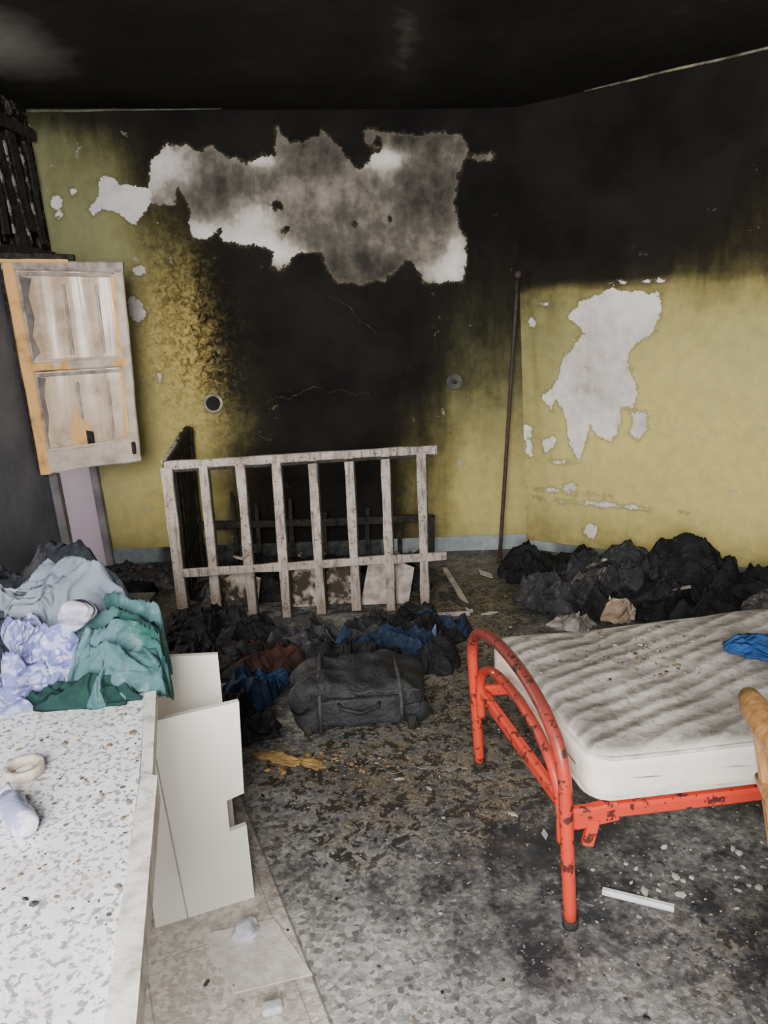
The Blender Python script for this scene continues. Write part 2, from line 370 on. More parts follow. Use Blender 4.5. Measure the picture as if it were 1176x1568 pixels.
# floor
SEAM=(-.42,1.96); SN=(-.922,-.387)
def floor_mat():
    s=Sh("sooty_terrazzo_floor"); lum=s.attr("lum"); br=s.attr("brown"); seam=s.attr("seam")
    n1=s.noise(2.5,4,.6); n2=s.noise(10,4,.7,.3); n3=s.noise(38,4,.7); n4=s.noise(110,2,.6)
    ch=s.voro(70,'F1','Color'); sep=s.nt.nodes.new("ShaderNodeSeparateColor"); s.nt.links.new(ch,sep.inputs[0])
    terr=s.ramp(sep.outputs[0],[(0,(.19,.18,.17)),(.35,(.38,.37,.35)),(.7,(.50,.49,.47)),(1,(.70,.68,.66))])
    tile=s.mix(s.rng(sep.outputs[1],.2,.8),(.60,.53,.47),(.84,.78,.72))
    terr=s.mix(s.rng(seam,-.002,.002),terr,tile)
    k=s.m('ADD',lum,s.m('MULTIPLY',s.m('SUBTRACT',n1,.5),1.0)); k=s.m('ADD',k,s.m('MULTIPLY',s.m('SUBTRACT',n2,.5),.7))
    k=s.m('ADD',k,s.m('MULTIPLY',s.m('SUBTRACT',n3,.5),.55),clamp=True)
    dirt=s.mix(s.rng(n2,.4,.6),(.030,.032,.037),(.062,.062,.064))
    col=s.mix(s.rng(k,.10,.95),dirt,terr)
    # ash / burnt straw coloured grit lying in clumps
    bk=s.m('MULTIPLY',s.rng(br,0,.6),s.rng(s.m('ADD',s.m('ADD',s.m('MULTIPLY',n3,.6),s.m('MULTIPLY',n2,1.1)),s.m('MULTIPLY',br,.22)),.90,1.12,0,.85))
    ochre=s.ramp(s.m('ADD',s.m('MULTIPLY',n4,.75),s.m('MULTIPLY',n2,.25)),[(.34,(.030,.024,.017)),(.47,(.10,.078,.048)),(.58,(.21,.165,.105)),(.70,(.40,.34,.25))])
    col=s.mix(bk,col,ochre)
    blk=s.m('MULTIPLY',s.rng(s.noise(20,4,.75,.6),.51,.56),s.rng(br,.1,.5,.08,.88))
    col=s.mix(blk,col,(.020,.019,.019))
    spk=s.m('MULTIPLY',s.rng(s.noise(62,2,.5),.66,.69),.6)
    col=s.mix(spk,col,(.50,.48,.45))
    mp=s.mapping(rot=(0,0,-math.atan2(-.387,-.922)+0),loc=(0,0,0))
    bt=s.nt.nodes.new("ShaderNodeTexBrick"); bt.offset=0
    s.nt.links.new(mp,bt.inputs["Vector"]); bt.inputs["Scale"].default_value=1; bt.inputs["Brick Width"].default_value=.33; bt.inputs["Row Height"].default_value=.33
    bt.inputs["Mortar Size"].default_value=.002; bt.inputs["Mortar Smooth"].default_value=.2
    col=s.mix(s.m('MULTIPLY',bt.outputs["Fac"],.4),col,(.08,.075,.07))
    sl=s.m('SUBTRACT',1,s.rng(s.m('ABSOLUTE',seam),.002,.005))
    col=s.mix(s.m('MULTIPLY',sl,.7),col,(.10,.09,.08))
    rough=s.rng(n1,.35,.65,.35,.75)
    return s.fin(col,rough,n3,.6,.008,spec=.4)
def floor_attrs(S,T,P):
    X,Y=P[:,0],P[:,1]
    cols=[-2,-1,-.5,-.2,.1,.4,.8,1.3,2,3.9]; rows=[-1.2,1.3,1.55,1.8,2.1,2.5,3,3.6,4.2,5]
    v=[[1,1,1,1,.85,.6,.45,.4,.3,.3],
       [1,1,1,1,.78,.48,.36,.38,.3,.3],
       [.98,.98,.95,.80,.45,.18,.26,.34,.3,.3],
       [.82,.82,.80,.55,.30,.08,.20,.30,.3,.3],
       [.6,.6,.58,.50,.38,.18,.22,.25,.2,.2],
       [.3,.3,.32,.42,.42,.28,.24,.22,.2,.2],
       [.15,.15,.15,.25,.34,.36,.25,.15,.15,.15],
       [.1,.1,.1,.15,.2,.28,.15,.1,.1,.1],
       [.12,.1,.08,.08,.1,.25,.2,.1,.1,.1],
       [.2,.12,.1,.1,.1,.25,.2,.1,.1,.1]]
    lum=sgrid(rows,cols,v,X,Y)
    br=1.0*blob(X,Y,.25,3.1,.40,.85)+.7*blob(X,Y,-.15,2.35,.42,.28)+.5*blob(X,Y,.5,3.9,.35,.4)+.45*blob(X,Y,.85,1.5,.25,.2)+.06+.40*blob(X,Y,-.15,1.95,.25,.2)+.35*blob(X,Y,.35,2.2,.2,.3)
    seam=(X-SEAM[0])*SN[0]+(Y-SEAM[1])*SN[1]
    return dict(lum=lum,brown=np.clip(br,0,1),seam=seam)
surface("floor",(-2.2,-1.25,0),(4.0,-1.25,0),(-2.2,5.05,0),(4.0,5.05,0),160,160,floor_mat(),floor_attrs)

# ------------------------------------------------------------------ common materials
CHAR=simple("charred_wood",(.014,.013,.012),(.05,.043,.036),30,.8,.8,.01)
SOOTW=simple("smoke_stained_white_wood",(.46,.40,.36),(.20,.165,.15),18,.7,.4,.004,lo=.4,hi=.68)
PALEW=simple("pale_painted_wood",(.66,.56,.48),(.36,.28,.22),10,.6,.3,.003,lo=.42,hi=.72)
ORANGEW=simple("warm_lit_scorched_bare_wood",(.90,.52,.18),(.36,.17,.06),9,.6,.3,.004,lo=.5,hi=.75)  # bare wood, with warm window light put into its orange
BLACKC=cloth("burnt_black_cloth",(.008,.008,.009),(.020,.020,.023),9,dust=(.09,.085,.08),dk=.3)
CHARC=cloth("charcoal_cloth",(.022,.022,.026),(.045,.044,.048),9,dust=(.16,.15,.14),dk=.4)
GREYC=cloth("ash_grey_cloth",(.035,.034,.036),(.085,.08,.078),22,dust=(.25,.24,.22),dk=.5)
NAVYC=cloth("navy_cloth",(.008,.016,.038),(.018,.03,.06),9,dk=.1)
BLUEC=cloth("blue_cloth",(.012,.04,.10),(.012,.026,.055),9,dk=.15)
RUSTC=cloth("rust_brown_cloth",(.055,.022,.017),(.025,.014,.011),11,dk=.15)
BEIGE=cloth("torn_beige_foam",(.56,.45,.35),(.32,.23,.16),12,dk=.2)
DWHITE=cloth("dirty_white_rag",(.42,.39,.37),(.2,.18,.17),14)
WHITEB=simple("white_laminate_board",(.84,.82,.73),(.76,.73,.63),2.5,.45,.05,.001,lo=.45,hi=.8)
BURNTB=simple("scorched_white_board",(.50,.44,.37),(.04,.028,.018),9,.8,.5,.006,lo=.38,hi=.54)
CRUMB=simple("tan_crumbs",(.28,.21,.13),(.14,.10,.06),30); WCR=simple("white_plaster_crumbs",(.52,.50,.46),(.34,.32,.29),30)
IRON=simple("rusted_dark_iron",(.030,.022,.022),(.07,.042,.034),25,.6)

def scatter(name,n,fn,mats,smin,smax,z=0.0,parent=None,T=None):
    t=T or B(name)
    for i in range(n):
        x,y=fn(); r=random.uniform(smin,smax)
        if random.random()<.15: r*=1.8
        bm=bmesh.new(); bmesh.ops.create_icosphere(bm,subdivisions=1,radius=r)
        sc=Vector((random.uniform(.6,1.6),random.uniform(.6,1.3),random.uniform(.25,.6))); rz=Matrix.Rotation(random.uniform(0,6.3),3,'Z')
        vs=[rz@Vector((v.co.x*sc.x*random.uniform(.7,1.2),v.co.y*sc.y*random.uniform(.7,1.2),v.co.z*sc.z))+Vector((x,y,z+r*sc.z*.9)) for v in bm.verts]
        fs=[[v.index for v in f.verts] for f in bm.faces]; bm.free()
        t.add(vs,fs,random.choice(mats))
    return None if T else t.build(parent)

# ------------------------------------------------------------------ baseboards, trims
def base_mat():
    s=Sh("pale_blue_baseboard"); a=s.attr("soot"); n=s.noise(18,4,.7)
    k=s.m('ADD',a,s.m('MULTIPLY',s.m('SUBTRACT',n,.5),.6),clamp=True)
    return s.fin(s.ramp(k,[(0,(.38,.45,.48)),(.4,(.2,.23,.24)),(1,(.015,.015,.015))]),.7,n,.4,.004)
BM=base_mat()
def bb(name,a,b,h,fn,z0=0):
    ax,ay=a;bx,by=b
    d=Vector((bx-ax,by-ay,0)).normalized(); nrm=Vector((d.y,-d.x,0))*.014
    n=60; vs=[];fs=[];at=[]
    for i in range(n+1):
        t=i/n; x=ax+(bx-ax)*t; y=ay+(by-ay)*t
        for q in ((0,0,z0),(nrm.x,nrm.y,z0),(nrm.x,nrm.y,z0+h-.008),(nrm.x*.5,nrm.y*.5,z0+h),(0,0,z0+h)):
            vs.append((x+q[0],y+q[1],q[2])); at.append(fn(t))
    for i in range(n):
        for j in range(5):
            a0=i*5+j;a1=i*5+(j+1)%5; fs.append([a0,a1,a1+5,a0+5])
    me=bpy.data.meshes.new(name); me.from_pydata(vs,[],fs); me.materials.append(BM)
    at_=me.attributes.new("soot",'FLOAT','POINT'); at_.data.foreach_set("value",at)
    o=bpy.data.objects.new(name,me); COL.objects.link(o)
bb("baseboard_back",(-1.9,4.855),(.97,4.873),.10,lambda t:.4 if t<.12 else (.9 if t<.66 else .18))
bb("baseboard_right",(.985,4.868),(.98+3.2*ex,4.868+3.2*ey),.06,lambda t:.1 if t<.06 else .6)
TR=simple("flaked_cornice_edge",(.30,.275,.19),(.08,.075,.06),14,.85,.5,.005,lo=.4,hi=.6)
t=B("trim_1")
pts=[Vector((.87+ex*u,4.892+ey*u,2.767+.055*min(1,u/1.6)+.006*mn.noise(Vector((u*4,0,0))))) for u in [.42+i*.05 for i in range(54)]]
t.tube(pts,[.010*(.5+.7*abs(mn.noise(p*9))+.2) for p in pts],TR,8); t.build()
t=B("trim_2")
pts=[Vector((-2.03+u,4.853,2.822-.02*u+.003*mn.noise(Vector((u*5,1,0))))) for u in [i*.05 for i in range(24)]]
t.tube(pts,[.009*(1-.03*i) for i in range(24)],simple("faded_green_cornice",(.18,.20,.12),(.08,.08,.06),9),8); t.build()

CR=simple("pale_crack_filler",(.12,.11,.09),(.04,.038,.036),40,lo=.4,hi=.55)
t=B("wall_crack")
for path in ([(1.16,1.06),(1.24,1.09),(1.33,1.08),(1.42,1.13),(1.5,1.15),(1.58,1.11),(1.66,1.12),(1.76,1.09),(1.86,1.10)],[(1.6,1.72),(1.72,1.66),(1.8,1.55),(1.93,1.46)],[(1.07,.86),(1.12,.83),(1.2,.80)]):
    pts=[]
    for (a,b),(c,d) in zip(path,path[1:]):
        for k in range(6):
            f=k/6; pts.append(Vector((BX0+a+(c-a)*f+random.uniform(-.006,.006),4.864,b+(d-b)*f+random.uniform(-.009,.009))))
    t.tube(pts,[random.uniform(.0006,.0028) for _ in pts],CR,6)
t.build()

t=B("stovepipe_hole"); mt=Matrix.Translation((-1.09,4.863,1.065))@Matrix.Rotation(math.radians(90),4,'X')
RING=simple("white_plaster_collar",(.60,.56,.44),(.22,.20,.14),20)
HOLE=simple("black_hole_disc",(.008,.008,.009),(.02,.02,.02),20)
t.lathe([(.062,-.002),(.064,.008),(.056,.014),(.047,.012),(.045,.0)],mt,RING,36,dent=.06)
t.lathe([(.046,.006),(.042,.002),(.041,.0015),(.0001,.001)],mt,HOLE,36); t.build()  # flat disc, its black paints in the shade inside the hole
t=B("wall_junction_box"); mt=Matrix.Translation((.49,4.868,1.15))@Matrix.Rotation(math.radians(90),4,'X')
SB=simple("sooty_metal_box",(.11,.11,.09),(.05,.05,.045),20)
t.lathe([(.052,-.002),(.052,.008),(.044,.012),(.038,.006),(.0001,.005)],mt,SB,32)
t.lathe([(.014,.004),(.014,.012),(.0001,.013)],mt,CHAR,16); t.build()

t=B("metal_pole")
a=Vector((.745,4.60,0.0)); b=Vector((.885,4.82,1.80))
t.tube([a.lerp(b,i/10) for i in range(11)],.0125,IRON,12)
t.rbox((.045,.045,.05),.018,Matrix.Translation(b),IRON,4); t.tube([a+Vector((0,0,.001)),a+Vector((.001,.002,.02))],.018,IRON,12); t.build()

# ------------------------------------------------------------------ window in left wall
t=B("window_1")
def lw(u,z,o=0): return Vector((-1.91-.13*z/2.84-.0149*u+o,4.86-u,z))
for (a,b) in (((1.37,.80),(1.37,1.99)),((2.32,.80),(2.32,1.99)),((1.36,.80),(2.34,.80)),((1.36,1.97),(2.34,1.97))):
    t.beam(lw(*a,.0),lw(*b,.0),.07,.06,CHAR if b[1]>1.9 and a[1]>1.9 else PALEW,up=(1,0,0),seg=6,wob=.004)
t.beam(lw(.70,.78,.01),lw(.70,1.97,.01),.04,.03,CHAR,up=(1,0,0),seg=6,wob=.004)
REV=simple("window_reveal_plaster",(.55,.52,.5),(.35,.33,.3),4)
for (u0,z0,u1,z1) in ((1.38,.8,1.38,1.97),(2.3,.8,2.3,1.97),(1.38,.82,2.3,.82),(1.38,1.95,2.3,1.95)):
    A=lw(u0,z0,-.01);Bq=lw(u1,z1,-.01);Cq=lw(u1,z1,-.3);D_=lw(u0,z0,-.3)
    t.add([A,Bq,Cq,D_],[[0,1,2,3]],REV)
WIN=t.build()

t=B("open_window_sash")
def sash_board():
    s=Sh("smoke_stained_pane_and_board"); n=s.noise(5,4,.6); n2=s.noise(18,4,.7)
    mp=s.mapping(scale=(1,1,.12)); w=s.noise(14,3,.5,.6,mp)
    c=s.mix(s.rng(w,.3,.7),(.62,.45,.32),(.84,.66,.50)); c=s.mix(s.rng(n,.44,.66,0,.75),c,(.36,.24,.15)); c=s.mix(s.rng(n2,.60,.70,0,.5),c,(.86,.72,.60))
    return s.fin(c,.25,w,.4,.008,spec=.5)
SASHB=sash_board()
TL=Vector((-1.975,4.13,1.93));BLp=Vector((-1.935,4.13,.77));TRp=Vector((-1.37,4.24,1.90));BR=Vector((-1.40,4.24,.82))
def sp(s_,t_): return TL.lerp(TRp,s_).lerp(BLp.lerp(BR,s_),t_)
nrm=(TRp-TL).cross(BLp-TL).normalized(); UPN=tuple(nrm); sgn=-1 if nrm.y>0 else 1
def sb(s0,t0,s1,t1,w,th,mat,o=0,**k):
    t.beam(sp(s0,t0)+nrm*o,sp(s1,t1)+nrm*o,w,th,mat,up=UPN,**k)
sb(.055,0,.055,1,.060,.045,ORANGEW,seg=10,wob=.002)  # left stile: bare wood plus window light painted as orange
sb(.955,0,.955,1,.05,.042,PALEW,seg=10,wob=.002)
sb(0,.022,1,.022,.055,.046,SOOTW,seg=8,wob=.002)
sb(-.01,.0,.55,-.005,.03,.05,ORANGEW,seg=8,wob=.004); sb(.0,-.02,.6,-.02,.03,.055,CHAR,seg=8,wob=.01)
sb(.05,.485,.97,.485,.05,.044,ORANGEW,seg=6,wob=.001); sb(.3,.483,.97,.483,.051,.046,PALEW,seg=6,wob=.001)
sb(.02,.945,1,.945,.125,.044,PALEW,seg=6,wob=.001)
for t0,t1 in ((.045,.465),(.51,.89)):
    sb(.115,t0+.01,.115,t1,.018,.03,SOOTW); sb(.905,t0+.01,.905,t1,.022,.03,ORANGEW)
    sb(.10,t0+.015,.905,t0+.015,.018,.03,SOOTW); sb(.10,t1-.005,.905,t1-.005,.018,.03,PALEW)
    ng=28; vs=[];fs=[]
    for i in range(ng+1):
        for j in range(9):
            p=sp(.1+.8*i/ng,t0+(t1-t0)*j/8); vs.append(p+nrm*(.0025*math.sin(i*.75)+.003*mn.noise(p*7)))
    for i in range(ng):
        for j in range(8):
            a0=i*9+j; fs.append([a0,a0+1,a0+10,a0+9])
    t.add(vs,fs,SASHB,True)
    for q in (.46,.74): sb(q,t0+.06,q,t1-.03,.010,.012,PALEW,o=sgn*.006); sb(q+.025,t0+.06,q+.025,t1-.03,.008,.006,SOOTW,o=sgn*.006)
FILM=simple("grey_smoke_film",(.12,.11,.11),(.26,.22,.19),8)
for pl_ in ([(.12,.07),(.22,.08),(.17,.16),(.19,.26),(.15,.34),(.19,.42),(.12,.45)],[(.12,.53),(.20,.54),(.16,.62),(.17,.72),(.14,.80),(.12,.82)]):
    vs=[sp(a,b)+nrm*sgn*.010 for a,b in pl_]; t.add(vs,[list(range(len(vs)))],FILM)
pl_=[(.42,.68),(.46,.71),(.49,.76),(.54,.79),(.56,.83),(.53,.88),(.34,.88),(.36,.80),(.40,.75)]
vs=[sp(a,b)+nrm*sgn*.012 for a,b in pl_]; t.add(vs,[list(range(len(vs)))],ORANGEW)
pl_=[(.50,.81),(.57,.82),(.57,.88),(.50,.88)]; vs=[sp(a,b)+nrm*sgn*.015 for a,b in pl_]; t.add(vs,[list(range(len(vs)))],CHAR)
for q in (.15,.85): t.tube([sp(-.01,q)+Vector((0,-.01,-.04)),sp(-.01,q)+Vector((0,-.01,.04))],.009,CHAR,8)
t.rbox((.02,.03,.07),.006,Matrix.Translation(sp(.95,.93)+nrm*sgn*.03),CHAR,3)
t.build(WIN)

t=B("charred_window_shutter")
for i in range(7):
    u=.18+i*.14+random.uniform(-.02,.02); z0=1.98+random.uniform(0,.16); z1=2.68+random.uniform(-.1,.05)
    t.beam(lw(u,z0,.035),lw(u+random.uniform(-.03,.03),z1,.03),.06+random.random()*.06,.022,CHAR,up=(1,0,0),seg=9,wob=.02)
ASH=simple("ash_flaked_char",(.02,.02,.02),(.30,.28,.27),16,.9,.8,.01,lo=.5,hi=.6)
for i in range(5):
    u=.25+i*.16; t.beam(lw(u,2.0+random.random()*.1,.055),lw(u+.03,2.35+random.random()*.3,.05),.02,.012,ASH,up=(1,0,0),seg=6,wob=.02)
for z in (1.99,2.68): t.beam(lw(.08,z,.04),lw(1.5,z,.04),.06,.03,CHAR,up=(1,0,0),seg=12,wob=.015)
t.build(WIN)
t=B("door_1")
s=Sh("backlit_lilac_door_panel"); s.fin(s.mix(s.rng(s.noise(3),.3,.7),(.55,.47,.53),(.46,.39,.42)),.6)  # panel made translucent so light from behind brightens it
tr=s.nt.nodes.new("ShaderNodeBsdfTranslucent"); tr.inputs[0].default_value=(.46,.36,.42,1); mx=s.nt.nodes.new("ShaderNodeMixShader"); mx.inputs[0].default_value=.45
s.nt.links.new(s.b.outputs[0],mx.inputs[1]); s.nt.links.new(tr.outputs[0],mx.inputs[2]); s.nt.links.new(mx.outputs[0],s.out.inputs[0]); LIL=s.mat
GRF=simple("grey_door_frame",(.26,.24,.25),(.14,.13,.14),6)
t.add([lw(.05,.0,.01),lw(.58,.0,.01),lw(.58,.79,.01),lw(.05,.79,.01)],[[0,1,2,3]],LIL)
t.beam(lw(.60,0,.03),lw(.60,.8,.03),.06,.05,GRF,up=(1,0,0)); t.beam(lw(.035,0,.03),lw(.035,.8,.03),.05,.05,GRF,up=(1,0,0)); t.beam(lw(.02,.81,.03),lw(.62,.81,.03),.05,.05,GRF,up=(1,0,0))
t.build()

# ------------------------------------------------------------------ crib
t=B("crib")
def cmat():
    s=Sh("scorched_white_crib_paint"); n=s.noise(9,4,.7); n2=s.noise(45,4,.7)
    sx=s.nt.nodes.new("ShaderNodeSeparateXYZ"); s.nt.links.new(s.vec,sx.inputs[0])
    mp=s.mapping(scale=(6,6,.6)); g=s.noise(12,4,.6,0,mp)
    c=s.mix(s.rng(n,.40,.68),(.48,.42,.385),(.25,.205,.18)); c=s.mix(s.rng(g,.50,.66,0,.8),c,(.11,.082,.068)); c=s.mix(s.rng(n2,.58,.66,0,.8),c,(.05,.038,.032))
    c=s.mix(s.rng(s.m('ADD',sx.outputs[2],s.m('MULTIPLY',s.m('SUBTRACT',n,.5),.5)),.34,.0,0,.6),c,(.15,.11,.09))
    return s.fin(c,.75,n2,.5,.004)
CW=cmat()
TLc=Vector((-1.13,3.82,.855));TRc=Vector((.27,3.88,.88));BLc=Vector((-1.10,3.78,.27));BRc=Vector((.33,3.83,.305))
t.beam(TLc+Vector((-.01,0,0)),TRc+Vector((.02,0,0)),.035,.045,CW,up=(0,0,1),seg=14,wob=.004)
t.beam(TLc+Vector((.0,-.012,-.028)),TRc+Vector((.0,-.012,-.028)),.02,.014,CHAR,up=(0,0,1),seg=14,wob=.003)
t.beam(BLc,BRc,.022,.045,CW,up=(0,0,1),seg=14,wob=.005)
FL=[-1.12+i*.19 for i in range(8)]
for i,x in enumerate(FL):
    f=i/7; top=TLc.lerp(TRc,f*.955)+Vector((0,-.012,-.01))
    zz=.0 if i in(1,2,3) else .012
    bot=Vector((x,3.81-.035*math.sin(f*3.1)+(.03 if i in (2,5) else 0),zz))
    w=.048 if i else .06
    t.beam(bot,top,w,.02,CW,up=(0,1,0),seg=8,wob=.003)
    t.beam(bot+Vector((w*.45,.014,0)),top+Vector((w*.45,.014,-.02)),.018,.02,CHAR,up=(0,1,0),seg=8,wob=.002)
bt_=Vector((-1.235,4.72,.91)); bb_=Vector((-1.235,4.72,.0))
t.beam(TLc,bt_,.035,.06,CHAR,seg=8,wob=.006)
t.beam(TLc+Vector((-.012,0,.02)),TLc.lerp(bt_,.8)+Vector((-.012,0,.02)),.03,.02,SOOTW,seg=8,wob=.004)
t.beam(Vector((-1.13,3.84,.27)),Vector((-1.235,4.7,.27)),.025,.05,CHAR,seg=6,wob=.004)
for i in range(1,7):
    f=i/7; x=-1.13-.105*f; y=3.84+.88*f
    t.beam((x,y,.02),(x,y,.85+.05*f),.05,.02,CHAR if i>1 else SOOTW,up=(1,0,0),seg=6,wob=.004)
t.beam(bb_,bt_+Vector((0,0,.02)),.05,.05,CHAR,up=(0,1,0),seg=6,wob=.003)
t.beam((-1.23,4.72,.28),(.30,4.70,.28),.03,.05,CHAR,seg=10,wob=.01)
t.beam((.30,4.70,.0),(.31,4.70,.30),.045,.045,CHAR,up=(0,1,0),seg=5,wob=.01)
for x,zt in ((-1.0,.5),(-.85,.42),(-.62,.44),(-.4,.34),(-.12,.36),(.1,.32)):
    t.beam((x,4.72,.02),(x+.01,4.72,zt),.035,.02,CHAR,up=(0,1,0),seg=6,wob=.012,taper=.6)
t.prism([(-.60,0),(-.36,0),(-.36,.24),(-.45,.25),(-.6,.26)],0,.012,BURNTB,Matrix.Translation((0,3.93,.0))@Matrix.Rotation(math.radians(82),4,'X'))
t.prism([(-.34,0),(-.19,0),(-.17,.22),(-.28,.25),(-.34,.22)],0,.012,BURNTB,Matrix.Translation((0,3.95,.0))@Matrix.Rotation(math.radians(78),4,'X'))
t.prism([(-.15,0),(.12,0),(.16,.20),(.05,.25),(-.1,.23)],0,.012,SOOTW,Matrix.Translation((0,3.92,.0))@Matrix.Rotation(math.radians(76),4,'X'))
t.prism([(-.98,0),(-.74,0),(-.72,.15),(-.85,.20),(-.98,.12)],0,.012,BURNTB,Matrix.Translation((0,3.99,.0))@Matrix.Rotation(math.radians(80),4,'X'))
CRIB=t.build()
t=B("broken_wooden_frame")
t.beam((.37,4.40,.03),(.45,3.74,.012),.03,.022,SOOTW,seg=5,wob=.004)
t.beam((.31,4.0,.015),(.45,3.73,.04),.02,.02,CHAR,seg=5,wob=.004)
t.beam((.26,3.70,.012),(.44,3.71,.012),.03,.02,SOOTW,seg=4,wob=.004); t.build()

# ------------------------------------------------------------------ bed
t=B("metal_bed")
def redm():
    s=Sh("scorched_red_enamel"); n=s.noise(7,4,.7); n2=s.noise(30,4,.7)
    sx=s.nt.nodes.new("ShaderNodeSeparateXYZ"); s.nt.links.new(s.vec,sx.inputs[0])
    z=s.m('ADD',sx.outputs[2],s.m('MULTIPLY',s.m('SUBTRACT',n,.5),.5))
    c=s.mix(s.rng(z,.36,.58),(.62,.050,.024),(.20,.038,.032)); c=s.mix(s.rng(n2,.57,.61,0,.95),c,(.05,.02,.015)); c=s.mix(s.rng(n,.61,.63,0,.9),c,(.03,.018,.015))
    return s.fin(c,.42,n2,.3,.002,spec=.5)
RED=redm(); N=Vector((.45,1.60,0)); Fb=Vector((.31,2.32,0)); D=Vector((.985,.12,0)).normalized()
def arch(y0,y1,zb,zs,zt,lean=0,ex_p=.8):
    pts=[]; A=N.lerp(Fb,y0); Bp=N.lerp(Fb,y1)
    for z in np.linspace(zb,zs,8): pts.append(A+Vector((-lean*z,0,z)))
    for k in range(1,28):
        a=math.pi*k/28; f=(1-math.copysign(abs(math.cos(a))**.9,math.cos(a)))/2; z=zs+(zt-zs)*math.sin(a)**ex_p; p=A.lerp(Bp,f); pts.append(p+Vector((-lean*z,0,z)))
    for z in np.linspace(zs,zb,8): pts.append(Bp+Vector((-lean*z,0,z)))
    return pts
t.tube(arch(0,1,0,.41,.605,.06),.0175,RED,16)
t.tube(arch(.05,.93,.23,.30,.49,.05),.0145,RED,14)
R0=N+Vector((0,.03,.315)); R1_=R0+D*1.9; Q0=Fb+Vector((0,-.03,.315)); Q1=Q0+D*1.9
for a,b in ((R0,R1_),(Q0,Q1)): t.beam(a,b,.03,.040,RED,up=(0,0,1),ch=.25)
t.beam(R0,Q0,.03,.04,RED,ch=.25)
for i in range(1,9): t.beam(R0+D*i*.2+Vector((0,0,.012)),Q0+D*i*.2+Vector((0,0,.012)),.03,.006,IRON)
hN=N+D*1.9; hF=Fb+D*1.9
pts=[hN+Vector((0,0,z)) for z in np.linspace(0,.55,6)]+[hN.lerp(hF,(1-math.cos(math.pi*k/20))/2)+Vector((0,0,.55+.38*math.sin(math.pi*k/20))) for k in range(1,20)]+[hF+Vector((0,0,z)) for z in np.linspace(.55,0,6)]
t.tube(pts,.0175,RED,14)
t.beam(N+Vector((.045,.03,.225)),N+Vector((.06,.03,.30)),.03,.02,RED,up=(0,1,0))
t.beam(N+Vector((.0,.03,.30)),N+Vector((.12,.045,.315)),.03,.055,RED,up=(0,0,1))
for p in (N,Fb,hN,hF): t.tube([p,p+Vector((0,0,.025))],.021,CHAR,12)
t.build()
def mattmat():
    s=Sh("soot_dusted_quilted_mattress"); n=s.noise(3.2,4,.65); n2=s.noise(18,4,.7); n3=s.noise(60,3,.7)
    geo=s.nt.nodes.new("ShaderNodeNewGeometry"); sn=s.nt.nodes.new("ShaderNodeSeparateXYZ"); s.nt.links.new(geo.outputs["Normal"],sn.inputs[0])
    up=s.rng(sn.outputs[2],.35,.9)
    mp=s.mapping(rot=(0,0,1.05),scale=(1,1,.3)); w=s.wave(5.0,2.6,1.6,vec=mp,direction='X')
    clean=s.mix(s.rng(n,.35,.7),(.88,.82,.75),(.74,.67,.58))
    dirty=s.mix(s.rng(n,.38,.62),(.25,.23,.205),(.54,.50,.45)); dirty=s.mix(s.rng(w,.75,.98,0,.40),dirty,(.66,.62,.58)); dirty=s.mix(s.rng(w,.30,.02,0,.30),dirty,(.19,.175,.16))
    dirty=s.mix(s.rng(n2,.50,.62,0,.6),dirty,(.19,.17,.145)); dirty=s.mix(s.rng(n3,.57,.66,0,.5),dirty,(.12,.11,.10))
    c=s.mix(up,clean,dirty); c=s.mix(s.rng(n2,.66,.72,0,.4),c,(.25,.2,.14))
    h=s.m('ADD',s.m('MULTIPLY',w,s.m('MULTIPLY',up,.8)),s.m('MULTIPLY',n2,.6))
    return s.fin(c,.85,h,.7,.012,spec=.2)
MAT=mattmat(); t=B("mattress")
Wd=Fb-N; cen=N+Wd*.5+D*.95+Vector((0,0,.43))
side=Wd.normalized()
mtx=Matrix(((D.x,side.x,0,cen.x),(D.y,side.y,0,cen.y),(0,0,1,cen.z),(0,0,0,1)))
def sag(p):
    z=p.z+ .010*math.sin(p.x*3.0+1)*(1 if p.z>0 else .2)+ (.012*mn.noise(Vector((p.x*5,p.y*5,0))) if p.z>0 else 0)
    return Vector((p.x,p.y,max(z,-.086)))
t.rbox((1.82,.745,.17),.05,mtx,MAT,46,.008,4,sag)
PIPE=simple("mattress_piping",(.72,.68,.62),(.5,.46,.4),20)
def ring(z,hx=.905,hy=.367,r=.06):
    pts=[]
    for cx,cy,a0 in ((hx-r,hy-r,0),(-hx+r,hy-r,90),(-hx+r,-hy+r,180),(hx-r,-hy+r,270)):
        for k in range(7):
            a=math.radians(a0+15*k); pts.append((cx+r*math.cos(a),cy+r*math.sin(a)))
        nx,ny={0:(-hx+r,hy),90:(-hx,-hy+r),180:(hx-r,-hy),270:(hx,hy-r)}[a0]
        lx,ly=pts[-1]
        for k in range(1,12): pts.append((lx+(nx-lx)*k/12,ly+(ny-ly)*k/12))
    return [mtx@sag(Vector((x,y,z))) for x,y in pts]
t.tube(ring(.062,.904,.3685),.005,PIPE,8,True); t.tube(ring(-.058,.904,.3685),.005,PIPE,8,True)
def onm():
    p=cen+D*random.gauss(-.45,.17)+side*random.gauss(.10,.09); return p.x,p.y
scatter("",220,onm,[CRUMB,CRUMB,GREYC,WCR],.002,.006,.511,T=t)
MTS=t.build()
t=B("blue_rag"); t.heap((1.14,2.06),(.10,.09),.035,5,cloth("bright_blue_cloth",(.02,.08,.26),(.015,.05,.15),18,dk=0),z0=.535,fold=.02,freq=8); t.build()

